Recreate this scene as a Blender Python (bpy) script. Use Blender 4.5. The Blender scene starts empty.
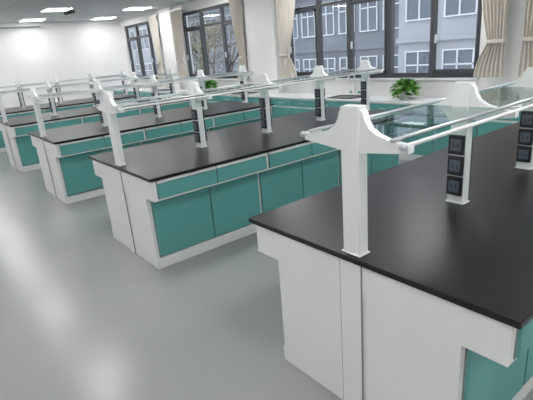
import bpy, math, random
from mathutils import Vector, Matrix
random.seed(4)
scene=bpy.context.scene
scene.view_settings.view_transform='Standard'
col=bpy.context.collection
# ---------------------------------------------------------------- materials
def mat(name,color,rough=.5,metal=0,noise=0,nscale=5,emit=None,estr=0,spec=.5,bump=0,coat=0,nrough=0):
    m=bpy.data.materials.new(name); m.use_nodes=True
    nt=m.node_tree; b=nt.nodes['Principled BSDF']
    c=(*color,1)
    b.inputs['Base Color'].default_value=c; b.inputs['Roughness'].default_value=rough
    b.inputs['Metallic'].default_value=metal; b.inputs['Specular IOR Level'].default_value=spec
    b.inputs['Coat Weight'].default_value=coat
    if noise or bump or nrough:
        tc=nt.nodes.new('ShaderNodeTexCoord'); n=nt.nodes.new('ShaderNodeTexNoise')
        n.inputs['Scale'].default_value=nscale; n.inputs['Detail'].default_value=6
        nt.links.new(tc.outputs['Object'],n.inputs['Vector'])
        if noise:
            r=nt.nodes.new('ShaderNodeValToRGB')
            r.color_ramp.elements[0].position=.3; r.color_ramp.elements[1].position=.7
            r.color_ramp.elements[0].color=(*[max(0,x*(1-noise)) for x in color],1)
            r.color_ramp.elements[1].color=(*[min(1,x*(1+noise)) for x in color],1)
            nt.links.new(n.outputs['Fac'],r.inputs['Fac']); nt.links.new(r.outputs['Color'],b.inputs['Base Color'])
        if nrough:
            mr=nt.nodes.new('ShaderNodeMapRange'); mr.inputs['To Min'].default_value=max(0,rough-nrough); mr.inputs['To Max'].default_value=rough+nrough
            nt.links.new(n.outputs['Fac'],mr.inputs['Value']); nt.links.new(mr.outputs['Result'],b.inputs['Roughness'])
        if bump:
            bp=nt.nodes.new('ShaderNodeBump'); bp.inputs['Strength'].default_value=bump; bp.inputs['Distance'].default_value=.01
            nt.links.new(n.outputs['Fac'],bp.inputs['Height']); nt.links.new(bp.outputs['Normal'],b.inputs['Normal'])
    if emit:
        b.inputs['Emission Color'].default_value=(*emit,1); b.inputs['Emission Strength'].default_value=estr
    return m
def glass(name,tint,gl=.12,rough=.02):
    # thin-sheet glass: same Fresnel curve on both faces
    m=bpy.data.materials.new(name); m.use_nodes=True; nt=m.node_tree
    for n in list(nt.nodes): nt.nodes.remove(n)
    o=nt.nodes.new('ShaderNodeOutputMaterial'); t=nt.nodes.new('ShaderNodeBsdfTransparent'); g=nt.nodes.new('ShaderNodeBsdfGlossy')
    t.inputs[0].default_value=(*tint,1); g.inputs['Roughness'].default_value=rough
    ge=nt.nodes.new('ShaderNodeNewGeometry'); mr=nt.nodes.new('ShaderNodeMapRange')
    mr.inputs['To Min'].default_value=1.5; mr.inputs['To Max'].default_value=1/1.5
    nt.links.new(ge.outputs['Backfacing'],mr.inputs['Value'])
    f=nt.nodes.new('ShaderNodeFresnel'); nt.links.new(mr.outputs['Result'],f.inputs[0])
    a=nt.nodes.new('ShaderNodeMath'); a.operation='ADD'; a.inputs[1].default_value=gl; a.use_clamp=True
    mx=nt.nodes.new('ShaderNodeMixShader')
    nt.links.new(f.outputs[0],a.inputs[0]); nt.links.new(a.outputs[0],mx.inputs[0]); nt.links.new(t.outputs[0],mx.inputs[1]); nt.links.new(g.outputs[0],mx.inputs[2]); nt.links.new(mx.outputs[0],o.inputs[0])
    return m
M_white=mat('cabinet_white',(.81,.81,.80),.38,noise=.015,nscale=3)
M_teal=mat('cabinet_teal',(.115,.355,.335),.36,noise=.03,nscale=2)
M_black=mat('worktop_black',(.013,.011,.012),.33,noise=.05,nscale=3,spec=.38)
M_gap=mat('shadow_gap_grey',(.25,.27,.27),.5)
M_rack=mat('rack_white',(.80,.81,.81),.35,noise=.01)
M_alu=mat('rail_aluminium',(.55,.58,.60),.3,metal=.6)
M_sock=mat('socket_black',(.02,.02,.025),.3)
M_sockb=mat('socket_insert',(.10,.12,.15),.3)
M_shelf=glass('shelf_glass',(.78,.94,.91),.10,.01)
M_sedge=mat('shelf_glass_edge',(.16,.42,.38),.15)
M_win=glass('window_glass',(.93,.95,.97),.0,.0)
M_wall=mat('wall_paint',(.81,.81,.80),.85,noise=.015,nscale=1.5)
M_frame=mat('window_frame_grey',(.06,.065,.073),.4)
M_cur=mat('curtain_fabric',(.64,.60,.54),.9,noise=.05,nscale=12)
M_counter=mat('counter_white',(.72,.75,.75),.25,noise=.02)
M_light=mat('light_panel',(.9,.9,.9),.5,emit=(1,.99,.98),estr=21)
M_leaf=mat('leaf_green',(.10,.30,.04),.45,noise=.5,nscale=9)
M_pot=mat('pot_white',(.7,.7,.68),.4)
M_soil=mat('soil',(.05,.035,.02),.9)
M_bark=mat('bark',(.12,.09,.07),.9,noise=.3)
M_tleaf=mat('autumn_leaf',(.22,.20,.08),.7,noise=.4,nscale=2)
M_base=mat('baseboard_grey',(.35,.37,.37),.5)
M_floor=mat('floor_epoxy',(.30,.31,.31),.24,noise=.035,nscale=1.0,spec=.42)
M_ceil=mat('ceiling_tile',(.70,.72,.72),.8)
nt=M_ceil.node_tree; b=nt.nodes['Principled BSDF']
tc=nt.nodes.new('ShaderNodeTexCoord'); br=nt.nodes.new('ShaderNodeTexBrick'); br.offset=0
br.inputs['Scale'].default_value=1; br.inputs['Brick Width'].default_value=.6; br.inputs['Row Height'].default_value=.6
br.inputs['Mortar Size'].default_value=.008; br.inputs['Color1'].default_value=(.62,.64,.65,1); br.inputs['Color2'].default_value=(.60,.62,.63,1); br.inputs['Mortar'].default_value=(.40,.42,.43,1)
nt.links.new(tc.outputs['Object'],br.inputs['Vector']); nt.links.new(br.outputs['Color'],b.inputs['Base Color'])

# ---------------------------------------------------------------- mesh builder
class MB:
    def __init__(s): s.v=[];s.f=[];s.m=[];s.mats=[];s.sm=[]
    def mi(s,m):
        if m not in s.mats: s.mats.append(m)
        return s.mats.index(m)
    def add(s,vs,fs,m,smooth=False):
        o=len(s.v); s.v+= [tuple(v) for v in vs]; i=s.mi(m)
        for f in fs: s.f.append([o+k for k in f]); s.m.append(i); s.sm.append(smooth)
    def box(s,x0,x1,y0,y1,z0,z1,m,bev=0):
        if bev<=0:
            vs=[(x,y,z) for x in(x0,x1) for y in(y0,y1) for z in(z0,z1)]
            s.add(vs,[(0,1,3,2),(4,6,7,5),(0,4,5,1),(2,3,7,6),(0,2,6,4),(1,5,7,3)],m)
        else:
            import bmesh
            bm=bmesh.new(); bmesh.ops.create_cube(bm,size=1)
            for v in bm.verts: v.co=Vector(((x0+x1)/2+v.co.x*(x1-x0),(y0+y1)/2+v.co.y*(y1-y0),(z0+z1)/2+v.co.z*(z1-z0)))
            bmesh.ops.bevel(bm,geom=bm.edges[:],offset=bev,segments=2,affect='EDGES')
            bm.verts.index_update()
            s.add([v.co.copy() for v in bm.verts],[[v.index for v in f.verts] for f in bm.faces],m); bm.free()
    def prism(s,poly,axis,a,b,m):
        n=len(poly)
        def P(p,t): return (t,p[0],p[1]) if axis=='x' else ((p[0],t,p[1]) if axis=='y' else (p[0],p[1],t))
        vs=[P(p,a) for p in poly]+[P(p,b) for p in poly]
        s.add(vs,[list(range(n))[::-1],list(range(n,2*n))]+[(i,(i+1)%n,n+(i+1)%n,n+i) for i in range(n)],m)
    def tube(s,pts,r,m,n=10,caps=True):
        pts=[Vector(p) for p in pts]; rs=r if isinstance(r,(list,tuple)) else [r]*len(pts)
        vs=[];fs=[]
        up=Vector((0,0,1))
        for i,p in enumerate(pts):
            d=(pts[min(i+1,len(pts)-1)]-pts[max(i-1,0)]).normalized()
            a=d.cross(up) if abs(d.dot(up))<.95 else d.cross(Vector((0,1,0)))
            a.normalize(); bb=d.cross(a)
            for k in range(n):
                t=2*math.pi*k/n; vs.append(p+(a*math.cos(t)+bb*math.sin(t))*rs[i])
        for i in range(len(pts)-1):
            for k in range(n):
                fs.append((i*n+k,i*n+(k+1)%n,(i+1)*n+(k+1)%n,(i+1)*n+k))
        if caps: fs.append(list(range(n))[::-1]); fs.append([(len(pts)-1)*n+k for k in range(n)])
        s.add(vs,fs,m,True)
    def obj(s,name,loc=(0,0,0)):
        me=bpy.data.meshes.new(name); me.from_pydata(s.v,[],s.f)
        for m in s.mats: me.materials.append(m)
        me.polygons.foreach_set('material_index',s.m); me.polygons.foreach_set('use_smooth',s.sm)
        me.update()
        import bmesh
        bm=bmesh.new(); bm.from_mesh(me); bmesh.ops.recalc_face_normals(bm,faces=bm.faces); bm.to_mesh(me); bm.free()
        o=bpy.data.objects.new(name,me); o.location=loc; col.objects.link(o); return o
def inst(o,name,loc):
    n=bpy.data.objects.new(name,o.data); n.location=loc; col.objects.link(n); return n

# ---------------------------------------------------------------- dimensions
X0,Y0,P,W,LB=1.361,.486,2.771,1.469,3.60
HT=.87; ZC=3.06; XW=6.4; YF=15.5; XL=-1.8; YN=-3.2

# ---------------------------------------------------------------- room
m=MB(); m.box(XL,XW,YN,YF,-.1,0,M_floor); m.obj('floor')
m=MB(); m.box(XL,XW,YN,YF,ZC,ZC+.1,M_ceil); m.obj('ceiling')
m=MB(); m.box(XL-.15,XW+.2,YF,YF+.15,-.1,ZC+.1,M_wall); m.obj('wall_far')
m=MB(); m.box(XL-.15,XW+.2,YN-.15,YN,-.1,ZC+.1,M_wall); m.obj('wall_near')
m=MB(); m.box(XL-.15,XL,YN,YF,-.1,ZC+.1,M_wall); m.obj('wall_left')
ZS,ZT=1.15,2.84
wins=[(-1.2,2.35),(3.22,7.2),(8.6,11.4),(12.75,15.3)]
m=MB()
ys=[YN]+[v for w in wins for v in w]+[YF]
m.box(XW,XW+.2,YN,YF,-.1,ZS,M_wall); m.box(XW,XW+.2,YN,YF,ZT,ZC+.1,M_wall)
for i in range(0,len(ys),2): m.box(XW,XW+.2,ys[i],ys[i+1],ZS,ZT,M_wall)
m.box(XW-.12,XW,7.45,8.4,0,ZC,M_wall)
m.box(XW-.12,XW,11.75,12.45,0,ZC,M_wall)
m.obj('wall_right')
m=MB(); m.box(XL,XW-.02,YF-.015,YF,0,.1,M_base); m.obj('baseboard_far')
m=MB(); m.box(XL,XL+.015,YN,YF-.02,0,.1,M_base); m.obj('baseboard_left')
mull=[[-1.2,-.3,.6,1.5,2.35],[3.22,3.98,4.76,5.60,6.35,7.2],[8.6,9.55,10.5,11.4],[12.75,13.6,14.45,15.3]]
for i,(a,b_) in enumerate(wins):
    m=MB(); x0,x1=XW+.05,XW+.12
    m.box(x0,x1,a,b_,ZS,ZS+.07,M_frame); m.box(x0,x1,a,b_,ZT-.07,ZT,M_frame)
    for j,y in enumerate(mull[i]):
        w=.035 if 0<j<len(mull[i])-1 else .06
        if i==1 and j in(2,3): w=.055
        lo=max(a,y-w) ; hi=min(b_,y+w); m.box(x0-.01,x1,lo,hi,ZS,ZT,M_frame)
    for j in range(len(mull[i])-1):   # transom + opening sash
        ya,yb=mull[i][j],mull[i][j+1]
        m.box(x0,x1,ya,yb,ZT-.42,ZT-.37,M_frame)
        if j%2==0:
            for q in((ya+.05,ya+.08),(yb-.08,yb-.05)): m.box(x0-.02,x0,q[0],q[1],ZS+.08,ZT-.43,M_frame)
            m.box(x0-.02,x0,ya+.05,yb-.05,ZS+.07,ZS+.12,M_frame); m.box(x0-.02,x0,ya+.05,yb-.05,ZT-.48,ZT-.43,M_frame)
            m.box(x0-.05,x0-.02,yb-.085,yb-.065,ZS+.5,ZS+.62,M_alu)
    m.box(x0+.03,x0+.036,a,b_,ZS,ZT,M_win)
    m.obj('window_%d'%(i+1))
    m=MB(); m.box(XW-.06,XW+.05,a-.03,b_+.03,ZS-.03,ZS,M_counter); m.obj('trim_%d'%(i+1))

# ---------------------------------------------------------------- lab bench
def bench():
    m=MB(); L=LB; ins=.205; T=.026
    m.box(0,L,0,W,HT-T,HT,M_black,.003)
    za=.665
    m.box(.025,L-.025,.035,W-.035,za,HT-T-.001,M_white)              # apron
    m.box(.03,L-.03,ins,W-ins,.0,za+.002,M_white)              # lower carcass
    for x in (.016,L-.028): m.box(x,x+.012,W/2-.06,W/2+.06,0,HT-T-.001,M_white,.002)
    for x in (.019,L-.025):                                # end panel seams
        m.box(x,x+.006,W/2-.064,W/2-.06,.0,HT-T-.002,M_gap); m.box(x,x+.006,W/2+.06,W/2+.064,0,HT-T-.002,M_gap)
    n=6; w=(L-.10)/n
    for side in(0,1):
        def Y(d): return d if side==0 else W-d
        def bx(x0,x1,d0,d1,z0,z1,mm,bv=0): 
            a,b2=sorted((Y(d0),Y(d1))); m.box(x0,x1,a,b2,z0,z1,mm,bv)
        for i in range(n):
            x0=.05+i*w+.006+(.012 if i%2==0 else 0); x1=.05+(i+1)*w-.006-(.012 if i%2 else 0)
            bx(x0-.006,x1+.006,.030,.036,za+.014,HT-T-.004,M_gap)
            bx(x0,x1,.018,.034,za+.02,HT-T-.035,M_teal,.002)
            bx(x0,x1,.018,.034,HT-T-.030,HT-T-.008,M_white,.002)
            bx(x0-.006,x1+.006,ins-.006,ins+.002,.10,za-.004,M_gap)
            bx(x0,x1,ins-.022,ins-.004,.115,za-.03,M_teal,.002)
            bx(x0,x1,ins-.018,ins-.004,za-.026,za-.006,M_white)
        bx(.03,L-.03,ins-.012,ins+.01,0,.095,M_white)
    return m
def rack():
    m=MB(); n=5; s=(LB-.12)/(n-1); c=W/2
    for i in range(n):
        x=.06+i*s
        m.box(x-.031,x+.031,c-.047,c+.047,HT,HT+.655,M_rack,.004)
        m.box(x-.037,x+.037,c-.054,c+.054,HT,HT+.008,M_rack,.002)
        z=HT+.47
        half=[(.05,.172),(.062,.160),(.072,.128),(.092,.098),(.13,.076),(.18,.062),(.23,.054),(.275,.048),(.275,.020)]
        poly=[(c-.06,z-.002)]+[(c-y,z+h) for y,h in half[::-1]]+[(c+y,z+h) for y,h in half]+[(c+.06,z-.002)]
        m.prism(poly,'x',x-.018,x+.018,M_rack)
        if i>0:
            for fx in (-1,1):
                if i==n-1 and fx==1: continue
                for k in range(3):
                    zz=HT+.05+k*.115
                    a,b_=sorted((x+fx*.031,x+fx*.048)); m.box(a,b_,c-.044,c+.044,zz,zz+.105,M_sock,.003)
                    a,b_=sorted((x+fx*.048,x+fx*.051)); m.box(a,b_,c-.03,c+.03,zz+.02,zz+.085,M_sockb,.001)
                    for q in(-.012,.012):
                        a,b_=sorted((x+fx*.051,x+fx*.052)); m.box(a,b_,c+q-.003,c+q+.003,zz+.04,zz+.065,M_sock)
    x0,x1=.02,LB-.02; z=HT+.47
    for sg in(-1,1):
        m.tube([(x0,c+sg*.265,z+.050),(x1,c+sg*.265,z+.050)],.009,M_rack)
        m.tube([(x0,c+sg*.215,z+.068),(x1,c+sg*.215,z+.068)],.008,M_alu)
        for x in(x0,x1):
            m.tube([(x-.008,c+sg*.265,z+.050),(x+.008,c+sg*.265,z+.050)],.013,M_alu)
    for i in range(n-1):
        xa=.06+i*s+.022; xb=.06+(i+1)*s-.022
        m.box(xa,xb,c-.203,c+.203,z+.056,z+.064,M_shelf)
        for q in(-1,1):
            a,b_=sorted((c+q*.2035,c+q*.2065)); m.box(xa,xb,a,b_,z+.056,z+.064,M_sedge)
        m.box(xa-.002,xa-.0005,c-.203,c+.203,z+.056,z+.064,M_sedge); m.box(xb+.0005,xb+.002,c-.203,c+.203,z+.056,z+.064,M_sedge)
    return m
B=bench(); R=rack()
for k in range(5):
    loc=(X0,Y0+k*P,0)
    if k==0: ob=B.obj('lab_bench',loc); orr=R.obj('reagent_rack',loc)
    else: inst(ob,'lab_bench.%03d'%k,loc); inst(orr,'reagent_rack.%03d'%k,loc)

# ---------------------------------------------------------------- window counter
m=MB(); cx0,cx1=5.72,XW-.125; y0,y1=-2.6,YF-.03
m.box(cx0,cx1,y0,y1,HT-.03,HT,M_counter,.004)
m.box(cx0+.03,cx1,y0+.02,y1-.02,.0,HT-.031,M_white)
n=30; w=(y1-y0-.1)/n
for i in range(n):
    a=y0+.05+i*w+.008; b_=a+w-.016
    m.box(cx0+.012,cx0+.028,a,b_,HT-.17,HT-.045,M_teal,.002)
    m.box(cx0+.012,cx0+.028,a,b_,.11,HT-.20,M_teal,.002)
    m.tube([(cx0-.006,(a+b_)/2-.06,HT-.11),(cx0-.006,(a+b_)/2+.06,HT-.11)],.006,M_alu,6)
m.obj('window_counter')
def sink(y):
    m=MB()
    a,b_=y-.27,y+.27; x0,x1=cx0+.08,cx1-.1; z=HT
    m.box(x0,x1,a,a+.025,z,z+.012,M_sock); m.box(x0,x1,b_-.025,b_,z,z+.012,M_sock)
    m.box(x0,x0+.025,a,b_,z,z+.012,M_sock); m.box(x1-.025,x1,a,b_,z,z+.012,M_sock)
    m.box(x0+.02,x1-.02,a+.02,b_-.02,z,z+.003,M_sock)
    pts=[(x1+.05,y,z),(x1+.05,y,z+.28)]
    for k in range(1,9):
        t=math.pi*k/8; pts.append((x1+.05-.09+.09*math.cos(t),y,z+.28+.09*math.sin(t)))
    pts.append((x1-.13,y,z+.22)); m.tube(pts,.012,M_rack,10)
    m.tube([(x1+.05,y,z),(x1+.05,y,z+.05)],.025,M_rack)
    for s in(-.08,.08):
        m.tube([(x1+.05,y,z+.06),(x1+.05,y+s,z+.06)],.01,M_rack); m.tube([(x1+.05,y+s*.9,z+.06),(x1+.05,y+s*1.4,z+.06)],.018,M_teal)
    m.obj('lab_sink')
for y in(5.3,8.25,12.2): sink(y)

# ---------------------------------------------------------------- plants
def plant(x,y,r,h):
    m=MB(); z=HT
    prof=[(.06,0),(.085,.12),(.09,.125),(.08,.125),(.075,.11)]
    n=20; vs=[];fs=[]
    for (rr,zz) in prof:
        for k in range(n): t=2*math.pi*k/n; vs.append((x+rr*math.cos(t),y+rr*math.sin(t),z+zz))
    for i in range(len(prof)-1):
        for k in range(n): fs.append((i*n+k,i*n+(k+1)%n,(i+1)*n+(k+1)%n,(i+1)*n+k))
    fs.append(list(range(n))[::-1]); m.add(vs,fs,M_pot,True); m.add([vs[4*n+k] for k in range(n)],[list(range(n))],M_soil)
    for i in range(240):
        t=random.uniform(0,2*math.pi); e=random.uniform(-.35,1)*math.pi/2; q=random.uniform(.5,1)
        c=Vector((x+r*q*math.cos(t)*math.cos(e),y+r*q*math.sin(t)*math.cos(e),z+.13+max(-.10,h*.75*q*math.sin(e))))
        if i%4==0: m.tube([(x,y,z+.11),((x+c.x)/2,(y+c.y)/2,c.z*.5+(z+.15)*.5+.03),tuple(c)],.003,M_leaf,5)
        d=Vector((math.cos(t),math.sin(t),random.uniform(-.5,.4))).normalized()
        sd=d.cross(Vector((random.uniform(-.4,.4),random.uniform(-.4,.4),1))).normalized(); up=sd.cross(d)
        l=random.uniform(.06,.10); wv=l*.45
        pts=[c,c+d*l*.25+sd*wv+up*.008,c+d*l*.65+sd*wv*.7,c+d*l-up*.01,c+d*l*.65-sd*wv*.7,c+d*l*.25-sd*wv+up*.008,c+d*l*.4-up*.006]
        m.add(pts,[(0,1,6),(1,2,6),(2,3,6),(3,4,6),(4,5,6),(5,0,6)],M_leaf)
    m.obj('potted_pothos')
plant(6.03,4.15,.18,.22); plant(6.0,9.7,.17,.24)

# ---------------------------------------------------------------- curtains
def curtain(ya,yb,side):
    m=MB(); nz=40; ny=60; zt=ZC-.16; zb=1.17; full=yb-ya; anchor=yb if side>0 else ya
    vs=[]
    for j in range(nz+1):
        z=zt+(zb-zt)*j/nz
        tie=1.62
        if z>tie: k=((z-tie)/(zt-tie)); ww=full*(.42+.58*k**.8)
        else: k=(tie-z)/(tie-zb); ww=full*(.42+.38*math.sin(k*math.pi/2))
        for i in range(ny+1):
            u=i/ny; y=anchor-side*(full*.12*(1-(ww/full)))-side*u*ww
            amp=.035*(.6+.4*ww/full)
            x=XW-.17+amp*math.sin(u*math.pi*2*7+.3*math.sin(z*3))
            vs.append((x,y,z))
    fs=[(j*(ny+1)+i,j*(ny+1)+i+1,(j+1)*(ny+1)+i+1,(j+1)*(ny+1)+i) for j in range(nz) for i in range(ny)]
    m.add(vs,fs,M_cur,True)
    yt=[anchor-side*full*.06,anchor-side*full*.50]; a,b_=sorted(yt)
    m.box(XW-.215,XW-.125,a-.005,b_+.005,1.60,1.65,M_cur,.01)
    m.box(XW-.19,XW-.15,ya-.05,yb+.05,zt,zt+.04,M_rack)
    m.box(XW-.15,XW-.0,ya+.1,ya+.13,zt,zt+.03,M_rack)
    m.obj('window_curtain')
curtain(2.78,3.28,-1); curtain(2.05,2.62,1); curtain(6.65,7.3,1)
curtain(8.42,8.85,-1); curtain(11.0,11.6,1); curtain(12.5,13.0,-1)

# ---------------------------------------------------------------- ceiling lights
m=MB()
m.box(-.3,.3,-.3,.3,-.012,0,M_rack); m.box(-.28,.28,-.28,.28,-.016,-.0121,M_light)
lo=None
idx=0
for x in(-.7,1.4,3.5,5.55):
    for y in(14.65,12.15,9.25,6.35,3.45,.55,-2.0):
        if lo is None: lo=m.obj('ceiling_light_panel',(x,y,ZC))
        else: idx+=1; inst(lo,'ceiling_light_panel.%03d'%idx,(x,y,ZC))
# security camera
m=MB(); cxx,cyy=3.55,11.4
m.tube([(cxx,cyy,ZC),(cxx,cyy,ZC-.03)],.06,M_rack); m.tube([(cxx,cyy,ZC-.03),(cxx,cyy,ZC-.12)],.015,M_rack)
m.tube([(cxx+.1,cyy+.0,ZC-.13),(cxx-.12,cyy-.06,ZC-.17)],.04,M_frame,14); m.tube([(cxx-.12,cyy-.06,ZC-.17),(cxx-.14,cyy-.065,ZC-.174)],.03,M_sock,14)
m.obj('security_camera')
m=MB(); m.box(1.6,3.9,YF-.12,YF,ZC-.11,ZC,M_rack,.01); m.box(1.63,3.87,YF-.07,YF-.05,ZC-.15,ZC-.11,M_gap); m.obj('projector_screen_case')

# ---------------------------------------------------------------- outside
M_b1=mat('facade_pale',(.42,.44,.46),.8,noise=.08,nscale=.6)
M_b2=mat('facade_grey',(.22,.24,.26),.8,noise=.1,nscale=.6)
M_bw=mat('facade_glass',(.14,.17,.20),.15)
M_g=mat('street_asphalt',(.3,.3,.3),.9,noise=.1)
m=MB(); m.box(6.7,80,-40,90,-5.2,-5,M_g); m.obj('street_ground')
def building(x,y0,y1,z1,mm,wy,hz,fr):
    m=MB(); m.box(x,x+10,y0,y1,-5,z1,mm)
    ny=int((y1-y0)/wy); nz=int((z1+5)/hz)
    for i in range(ny):
        for j in range(nz):
            a=y0+i*wy+wy*.15; c=-5+j*hz+hz*.28; b_=a+wy*.7; d=c+hz*.55
            m.box(x-.03,x+.01,a,b_,c,d,M_bw)
            for q in(a-.05,(a+b_)/2,b_): m.box(x-.09,x-.03,q,q+.06,c,d,fr)
            for q in(c-.06,c+(d-c)*.65,d): m.box(x-.12 if q<c else x-.09,x-.03,a-.05,b_+.06,q,q+.06,fr)
    for j in range(nz+1): m.box(x-.2,x,y0,y1,-5+j*hz-.1,-5+j*hz+.12,mm)
    m.obj('office_building')
building(20,2,14.2,16,M_b1,2.0,3.3,M_rack)
building(21.5,14.8,26,8,M_b2,1.6,3.2,M_rack)
building(21,26.5,40,14,M_b2,2.4,3.3,M_b1)
building(21,41,75,9,M_b1,3.0,3.4,M_rack)
m=MB()
def branch(p,d,l,r,dep):
    q=p+d*l; m.tube([tuple(p),tuple(p+d*l*.5+Vector((random.uniform(-.05,.05),)*3)*l),tuple(q)],[r,r*.85,r*.65],M_bark,6)
    if dep==0:
        for _ in range(16):
            c=q+Vector([random.gauss(0,.22) for _ in range(3)]); a=Vector([random.gauss(0,1) for _ in range(3)]).normalized(); bb=a.orthogonal().normalized()
            m.add([c,c+a*.05+bb*.03,c+a*.10,c+a*.05-bb*.03],[(0,1,2,3)],M_tleaf)
        return
    for _ in range(3):
        nd=(d+Vector([random.gauss(0,.33) for _ in range(3)])).normalized(); branch(q,nd,l*.66,r*.62,dep-1)
branch(Vector((11.5,18.0,-5)),Vector((0,0,1)),3.0,.15,5)
m.obj('street_tree')

# ---------------------------------------------------------------- world
w=bpy.data.worlds.new('World'); scene.world=w; w.use_nodes=True
nt=w.node_tree; bg=nt.nodes['Background']
tc=nt.nodes.new('ShaderNodeTexCoord'); sp=nt.nodes.new('ShaderNodeSeparateXYZ'); rp=nt.nodes.new('ShaderNodeValToRGB')
rp.color_ramp.elements[0].position=.0; rp.color_ramp.elements[0].color=(.78,.8,.84,1); rp.color_ramp.elements[1].position=.6; rp.color_ramp.elements[1].color=(.68,.76,.9,1)
nt.links.new(tc.outputs['Generated'],sp.inputs[0]); nt.links.new(sp.outputs['Z'],rp.inputs['Fac']); nt.links.new(rp.outputs['Color'],bg.inputs['Color'])
bg.inputs['Strength'].default_value=2.3

# ---------------------------------------------------------------- camera
yaw,pit,roll,f=.9154,.3250,.0837,447.54
F=Vector((math.cos(yaw)*math.cos(pit),math.sin(yaw)*math.cos(pit),-math.sin(pit)))
Rr=Vector((math.sin(yaw),-math.cos(yaw),0)); U=Rr.cross(F)
c,s=math.cos(roll),math.sin(roll)
Rc=Rr*c-U*s; Uc=Rr*s+U*c
cd=bpy.data.cameras.new('camera'); cam=bpy.data.objects.new('camera',cd); col.objects.link(cam)
cam.matrix_world=Matrix(((Rc.x,Uc.x,-F.x,0),(Rc.y,Uc.y,-F.y,0),(Rc.z,Uc.z,-F.z,HT+.9),(0,0,0,1)))
cd.sensor_width=36; cd.lens=f/533*36; cd.clip_start=.05
scene.camera=cam
